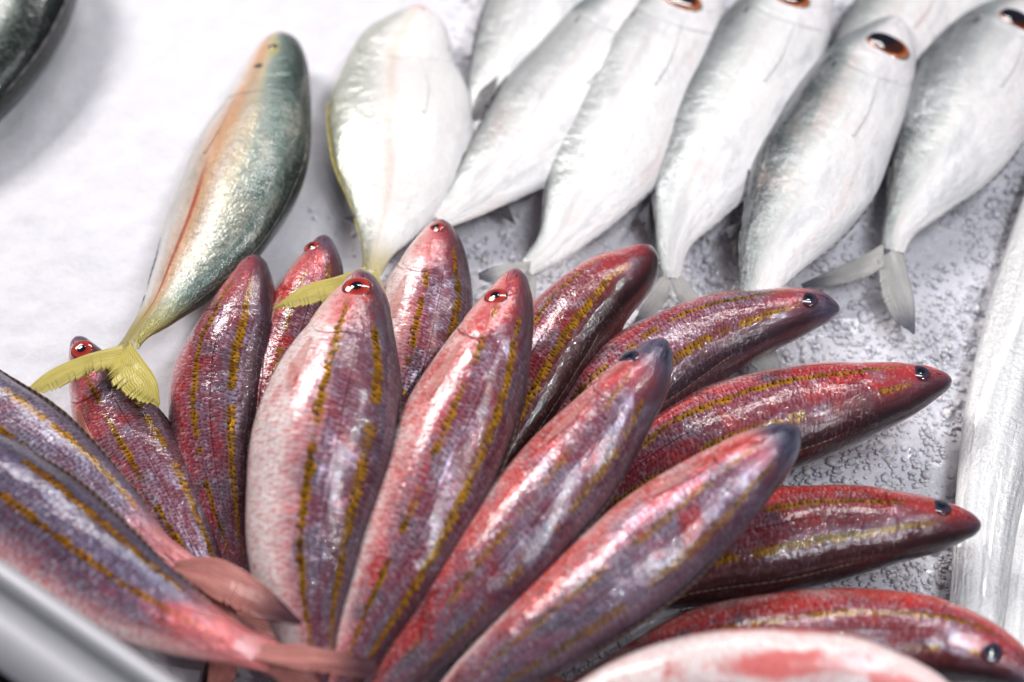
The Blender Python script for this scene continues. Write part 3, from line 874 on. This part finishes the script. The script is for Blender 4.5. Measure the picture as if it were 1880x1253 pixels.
silver_fish([(772, 10, .024, 22), (764, 50, .024, 66), (744, 120, .024, 108), (736, 200, .024, 133), (734, 280, .024, 128), (722, 360, .024, 100), (706, 420, .026, 62), (690, 470, .034, 28), (682, 505, .042, 18)],
            'broad white fish with olive edge and yellow tail beside the silver row', 23, side=-1, roll=4, style='deep', ratio=.34, has_eye=False, tmat=M_fin_yellow, name='deep_bodied_fish',
            tail=[([(672, 490, .068), (620, 508, .074), (560, 525, .078), (500, 566, .078)], [(676, 530, .068), (620, 548, .074), (560, 562, .078), (503, 570, .078)]),
                  ([(690, 495, .050), (705, 530, .050), (720, 570, .048), (735, 610, .046)], [(676, 510, .050), (680, 540, .050), (700, 580, .048), (733, 612, .046)])])
silver_fish([(1120, -190, .020, 16), (1090, -140, .020, 62), (1035, -60, .020, 88), (985, 20, .020, 92), (935, 110, .020, 74), (895, 190, .018, 46), (868, 260, .016, 22), (858, 300, .014, 12)],
            'pale silver fish mostly beyond the top edge, next to the broad white fish', 24, back=.1, has_eye=False, ratio=.36)
silver_fish([(1196, -30, .026, 20), (1168, 10, .026, 64), (1112, 80, .026, 92), (1050, 165, .026, 104), (975, 250, .026, 98), (900, 325, .026, 66), (845, 375, .024, 36), (800, 410, .022, 16)],
            'white silver fish whose tail runs behind the pink and white head of a red fish', 25, extra=[('dorsal_fin_tip', [(915, 140, .03), (880, 170, .026), (862, 232, .018)], [(905, 175, .03), (890, 205, .026), (864, 236, .018)]), ('anal_fin_tip', [(1040, 255, .02), (1030, 290, .016), (1008, 318, .012)], [(1005, 290, .02), (1003, 305, .016), (1004, 320, .012)])], back=.05, has_eye=False, ratio=.36)
silver_fish([(1300, -60, .028, 26), (1270, -5, .028, 72), (1215, 80, .028, 106), (1160, 180, .028, 118), (1110, 290, .028, 108), (1060, 385, .028, 72), (1010, 455, .026, 34), (965, 495, .024, 16)],
            'silver fish cut at the top through its eye, tail fin ending behind a rosy fish', 26, extra=[('anal_fin_tip', [(1215, 345, .022), (1208, 390, .016), (1196, 442, .012)], [(1170, 400, .022), (1180, 415, .016), (1192, 444, .012)])], eye_px=(1250, -2), back=.25, ratio=.36, eye_r=.0170, eye_s=.115, eye_d=.50,
            tail=[([(975, 480, .026), (940, 485, .026), (905, 490, .026), (878, 502, .026)], [(965, 505, .026), (940, 515, .026), (905, 520, .026), (880, 515, .026)]),
                  ([(985, 490, .024), (985, 520, .022), (980, 560, .020), (970, 600, .018)], [(965, 495, .024), (955, 530, .022), (955, 565, .020), (968, 602, .018)])])
silver_fish([(1492, -70, .028, 26), (1470, -15, .028, 72), (1420, 70, .028, 102), (1362, 170, .028, 114), (1308, 275, .028, 108), (1262, 375, .026, 74), (1235, 450, .024, 34), (1232, 510, .022, 17)],
            'grey backed silver fish directly left of the one with the whole copper eye', 27, extra=[('anal_fin_tip', [(1400, 385, .022), (1368, 425, .016), (1350, 474, .012)], [(1330, 425, .022), (1340, 445, .016), (1345, 476, .012)])], eye_px=(1452, -6), back=.6, ratio=.36, eye_r=.0160, eye_s=.11, eye_d=.50,
            tail=[([(1220, 500, .022), (1200, 530, .020), (1180, 560, .018), (1160, 600, .018)], [(1232, 520, .022), (1225, 550, .020), (1200, 580, .018), (1162, 602, .018)]),
                  ([(1246, 500, .022), (1275, 535, .020), (1300, 560, .018), (1330, 580, .018)], [(1232, 515, .022), (1245, 550, .020), (1280, 575, .018), (1328, 583, .018)])])
silver_fish([(1652, 32, .034, 14), (1630, 80, .034, 62), (1580, 160, .034, 96), (1528, 260, .034, 112), (1475, 360, .034, 110), (1425, 450, .034, 76), (1390, 530, .034, 38), (1365, 590, .032, 16)],
            'silver fish with its whole copper and black eye in view and a dark back', 28, eye_px=(1632, 82), back=1.0, ratio=.38, eye_r=.0170, eye_s=.088, eye_d=.49, tip=.7)
silver_fish([(1925, -20, .028, 20), (1885, 40, .028, 74), (1830, 110, .028, 112), (1775, 200, .028, 122), (1728, 285, .028, 104), (1682, 365, .026, 62), (1648, 425, .024, 30), (1640, 460, .022, 20)],
            'silver fish at the right edge with its grey forked tail spread over the ice', 29, eye_px=(1872, 38), back=.95, ratio=.38, eye_r=.0160, eye_s=.115, eye_d=.45,
            tail=[([(1622, 448, .022), (1580, 472, .018), (1530, 495, .014), (1470, 522, .014)], [(1622, 492, .022), (1590, 510, .018), (1540, 522, .014), (1475, 530, .014)]),
                  ([(1655, 448, .022), (1665, 495, .018), (1678, 550, .014), (1680, 612, .014)], [(1612, 478, .022), (1618, 540, .018), (1640, 585, .014), (1676, 614, .014)])])
silver_fish([(1760, -120, .018, 16), (1735, -70, .018, 60), (1680, 10, .018, 88), (1620, 90, .018, 92), (1560, 180, .016, 70), (1510, 260, .014, 36), (1480, 310, .012, 14)],
            'silver fish glimpsed in the gap above the fish with the whole copper eye', 30, back=.3, has_eye=False, ratio=.32)
silver_fish([(1905, -190, .016, 20), (1870, -130, .016, 70), (1820, -60, .016, 92), (1765, 20, .016, 90), (1715, 100, .015, 66), (1670, 180, .014, 34), (1650, 230, .012, 14)],
            'silver fish with reddish gills at the top edge behind the rightmost fish', 31, back=.1, has_eye=False, ratio=.30)


# ================================================================== RIBBON FISH at the right
def ribbon_material(name, seed):
    N = NT(name)
    s, y = N.uv()
    d = N.math('ABSOLUTE', N.sub(N.mul(y, 2.0), 1.0))
    lines = N.noise(N.comb(N.mul(s, 1.6), N.mul(y, 8.0), seed), 2.4, 3, .5, .25)
    blot = N.noise(N.comb(N.mul(s, 8.0), N.mul(y, 5.0), seed + 4), 6, 4, .7)
    c = N.ramp(lines, [(.25, (.44, .44, .46)), (.42, (.62, .62, .63)), (.55, (.74, .74, .74)), (.75, (.84, .84, .83))])
    c = N.mix(N.mul(N.ss(.16, .03, d), .55), c, (.30, .28, .34))
    c = N.mix(N.mul(N.ss(.62, .70, blot), .35), c, (.45, .36, .38))
    c = N.mix(N.mul(N.ss(.74, .78, blot), .6), c, (.10, .09, .10))
    pc = N.comb(N.mul(s, .8), N.mul(y, .15), seed)
    gr = N.noise(pc, 480, 4, .75)
    c = N.mix(N.mul(N.ss(.50, .64, gr), .40), c, (.40, .39, .42))
    c = N.mix(N.mul(N.ss(.46, .34, gr), .40), c, (.88, .88, .87))
    nb = N.bump(lines, .0022, .6)
    nb = N.bump(N.noise(pc, 160, 4, .7), .0016, .8, nb)
    nb = N.bump(gr, .0005, .8, nb)
    N.set(Base_Color=c, Roughness=.28, Metallic=.45, Normal=nb, Coat_Weight=.7, Coat_Roughness=.07)
    return N.m


def ribbon_fish(st, label, seed):
    bd = Body(st, 1, 4, .36, lens=.1, grooves=False, tip=1.2, n=320)
    root = empty('ribbon_fish', base_of(bd))
    tag(root, label, 'fish', 'long ribbon fish at the right side')
    bd.mesh('body', ribbon_material('ribbon_skin', seed), root, 80)
    dorsal_strip(bd, root, M_fin_grey, .04, .9, .006, th=.0)


ribbon_fish([(2150, -60, .016, 30), (2060, 130, .018, 70), (1960, 370, .018, 80), (1890, 600, .018, 82), (1842, 800, .018, 80), (1812, 960, .018, 62), (1802, 1060, .018, 56), (1790, 1180, .016, 52), (1790, 1340, .014, 46), (1800, 1600, .012, 20)],
            'long silvery white ribbon fish lying down the right side beside the crushed ice', 41)
ribbon_fish([(2200, 200, .016, 30), (2110, 420, .018, 66), (2040, 620, .018, 72), (1975, 800, .018, 74), (1925, 960, .018, 72), (1900, 1080, .018, 66), (1886, 1200, .016, 60), (1885, 1360, .014, 48), (1890, 1600, .012, 20)],
            'second ribbon fish, only a strip of it showing at the lower right edge', 42)


# ================================================================== ICE
def ice_material(name, chip=False):
    N = NT(name)
    o = N.obj()
    v1 = N.vor(o, 150, 0, 'F1')
    v2 = N.vor(o, 330, 0, 'F1')
    n1 = N.noise(o, 60, 5, .65)
    n2 = N.noise(o, 9, 4, .6)
    n3 = N.noise(o, 500, 4, .7)
    # wetter, clearer ice is greyer than dry frosted ice
    wet = N.ss(.42, .66, N.add(N.mul(n2, .6), N.mul(n1, .4)))
    sp = N.t.nodes.new('ShaderNodeSeparateXYZ'); N._in(sp.inputs[0], o)
    melt = N.ss(-.18, .22, N.add(sp.outputs[0], N.mul(sp.outputs[1], -.55)))      # packed snow at one end, wet crushed ice at the other
    wet = N.mul(wet, N.add(.15, N.mul(melt, .85)))
    c = N.mix(melt, (.74, .73, .77), (.75, .745, .79))
    c = N.mix(wet, c, (.64, .64, .69))
    c = N.mix(N.mul(N.ss(.45, .75, n3), .3), c, (.84, .84, .89))
    c = N.mix(N.mul(N.ss(.58, .42, n1), .25), c, (.62, .61, .68))
    hgt = N.add(N.mul(N.sub(1.0, v1), .8), N.add(N.mul(N.sub(1.0, v2), .4), N.mul(n1, .7)))
    nb = N.bump(N.mul(hgt, N.add(.25, N.mul(melt, .75))), .0017, .7)
    nb = N.bump(N.noise(o, 35, 4, .6), .006, .5, nb)
    nb = N.bump(n3, .0006, .5, nb)
    N.b.inputs['Subsurface Weight'].default_value = .6
    N.b.inputs['Subsurface Radius'].default_value = (.006, .007, .009)
    if chip:
        N.b.inputs['Subsurface Weight'].default_value = .9
        gi = N.t.nodes.new('ShaderNodeNewGeometry')
        rpi = gi.outputs['Random Per Island']
        c = N.mix(N.ss(.0, .5, rpi), (.60, .60, .65), N.mix(N.ss(.5, 1, rpi), (.72, .715, .76), (.84, .83, .86)))
    N.set(Base_Color=c, Roughness=N.sub(.75, N.mul(melt, .4)), Normal=nb, IOR=1.31, Coat_Weight=N.mul(melt, .3), Coat_Roughness=.12)
    return N.m


M_ice = ice_material('crushed_ice_surface')
M_chip = ice_material('clear_ice', True)


def ground():
    nx, ny = 330, 330
    x0, x1, y0, y1 = -1.1, 1.1, -.75, 1.45
    xs = np.linspace(x0, x1, nx); ys = np.linspace(y0, y1, ny)
    verts, faces = [], []
    for y in ys:
        for x in xs:
            v = Vector((x, y, 0))
            z = (noise.noise(v * 9) * .004 + noise.noise(v * 33) * .0022 + noise.noise(v * 85) * .0012)
            dd = noise.voronoi(v * 75)[0]
            z += (.6 - dd[0]) * .0030 - .005
            verts.append((x, y, min(z, .003)))
    for j in range(ny - 1):
        for i in range(nx - 1):
            a = j * nx + i
            faces.append([a, a + 1, a + nx + 1, a + nx])
    o = mesh_obj('ice_bed', verts, faces, M_ice)
    tag(o, kind='structure')


ground()


def chips():
    rng = np.random.default_rng(3)
    g = (1 + 5 ** .5) / 2
    ico = np.array([(-1, g, 0), (1, g, 0), (-1, -g, 0), (1, -g, 0), (0, -1, g), (0, 1, g), (0, -1, -g), (0, 1, -g), (g, 0, -1), (g, 0, 1), (-g, 0, -1), (-g, 0, 1)]) / 1.9
    tri = np.array([(0, 11, 5), (0, 5, 1), (0, 1, 7), (0, 7, 10), (0, 10, 11), (1, 5, 9), (5, 11, 4), (11, 10, 2), (10, 7, 6), (7, 1, 8), (3, 9, 4), (3, 4, 2), (3, 2, 6), (3, 6, 8), (3, 8, 9), (4, 9, 5), (2, 4, 11), (6, 2, 10), (8, 6, 7), (9, 8, 1)])
    V, F = [], []
    n = 0
    while n < 21000:
        px, py = rng.uniform(380, 1960), rng.uniform(-60, 1330)
        if px < 560 + 420 * rng.random() + max(0, (300 - py)) * .5: continue
        c = P(px, py, -.0035)
        r = rng.choice([.0009, .0013, .0018, .0030], p=[.38, .34, .22, .06])
        v = ico * (1 + rng.uniform(-.28, .28, (12, 1))) * r * rng.uniform(.7, 1.4, 3)
        v[:, 2] *= .5
        a = rng.uniform(0, 6.28); ca, sa = math.cos(a), math.sin(a)
        R = np.array([[ca, -sa, 0], [sa, ca, 0], [0, 0, 1]])
        V.append(v @ R.T + c + np.array([0, 0, rng.uniform(-.0006, .0008)]))
        F.append(tri + n * 12); n += 1
    o = mesh_obj('ice_grains', np.concatenate(V), np.concatenate(F).tolist(), M_chip, smooth=True)
    tag(o, 'wet crushed ice grains covering the bed around the fish', 'ice', kind='stuff')


chips()

# ================================================================== TRAY RIM lower left
def tray_rim():
    N = NT('brushed_steel')
    o = N.obj()
    n = N.noise(o, 60, 3, .6)
    N.set(Base_Color=(.50, .50, .53), Metallic=.4, Roughness=N.add(.40, N.mul(n, .25)))
    Nd = NT('gap_black'); Nd.set(Base_Color=(.015, .015, .017), Roughness=.5)  # near-black that paints the darkness of the gap beyond the rim
    z = .135
    a = P(-260, 858, z); b = P(620, 1466, z)
    d = (b - a); d /= np.linalg.norm(d)
    o_ = np.cross(d, np.array([0, 0, 1.0])); o_ /= np.linalg.norm(o_)      # outwards, towards the lower left
    if np.dot(o_, -right - upv) < 0: o_ = -o_
    prof = []
    # inner wall down to the ice, rolled lip, outer flange
    prof += [(-.004, -.135), (-.003, -.02)]
    for k in range(9):
        t = math.pi * (1 - k / 8)
        prof.append((.003 + .006 * math.cos(t), -.004 + .008 * math.sin(t) * 1.0))
    prof += [(.020, .000), (.034, -.004), (.037, -.010), (.037, -.14)]
    th = []
    nseg = 24
    verts, faces = [], []
    full = prof
    for i in range(nseg + 1):
        p = a + (b - a) * i / nseg
        for (x, y) in full: verts.append(p + o_ * x + np.array([0, 0, y]))
    m = len(full)
    for i in range(nseg):
        for j in range(m):
            j2 = (j + 1) % m
            faces.append([i * m + j, i * m + j2, (i + 1) * m + j2, (i + 1) * m + j])
    faces.append(list(range(m))[::-1]); faces.append([nseg * m + j for j in range(m)])
    root = empty('metal_tray_rim', a * .5 + b * .5 - np.array([0, 0, z]))
    tag(root, 'blurred stainless steel rim crossing the lower left corner', 'tray rim')
    mesh_obj('rim', verts, faces, N.m, root)
    # black strip added to stand in for the dark gap outside the rim
    verts, faces = [], []
    for i in range(nseg + 1):
        p = a + (b - a) * i / nseg
        for (x, y) in [(.0385, -.14), (.0385, -.024), (.046, -.020), (.056, -.024), (.056, -.14)]: verts.append(p + o_ * x + np.array([0, 0, y]))
    m = 5
    for i in range(nseg):
        for j in range(m):
            j2 = (j + 1) % m
            faces.append([i * m + j, i * m + j2, (i + 1) * m + j2, (i + 1) * m + j])
    mesh_obj('dark_gap_strip', verts, faces, Nd.m, root)


tray_rim()

# ================================================================== LIGHT
w = bpy.data.worlds.new('World'); sc.world = w; w.use_nodes = True
bg = w.node_tree.nodes['Background']
bg.inputs[0].default_value = (.80, .82, 1.0, 1)
bg.inputs[1].default_value = .10


def area(name, loc, target, size, sizey, power, col):
    l = bpy.data.lights.new(name, 'AREA'); l.shape = 'RECTANGLE'
    l.size = size; l.size_y = sizey; l.energy = power; l.color = col
    o = bpy.data.objects.new(name, l); COL.objects.link(o)
    o.location = loc
    o.rotation_euler = (Vector(target) - Vector(loc)).to_track_quat('-Z', 'Y').to_euler()
    return o


area('stall_lamp', (-.95, .78, 1.15), (.0, .05, 0), .50, .42, 19, (1, .96, .93))
area('strip_lamp', (.15, 1.05, 1.25), (.1, .2, 0), .9, .08, 9, (1, .965, .95))
for k in range(6):
    area('bulb', (.20 + .09 * k, -.50 + .16 * k, 1.1), (.05, 0, 0), .012, .012, 1.1, (.95, .97, 1))
area('counter_lamp', (.55, -.50, 1.25), (.05, 0, 0), .03, .35, 3.2, (.93, .95, 1))

sc.render.engine = 'CYCLES'
sc.view_settings.view_transform = 'Standard'
sc.view_settings.look = 'None'
sc.view_settings.exposure = 0
sc.view_settings.gamma = 1
sc.cycles.max_bounces = 8
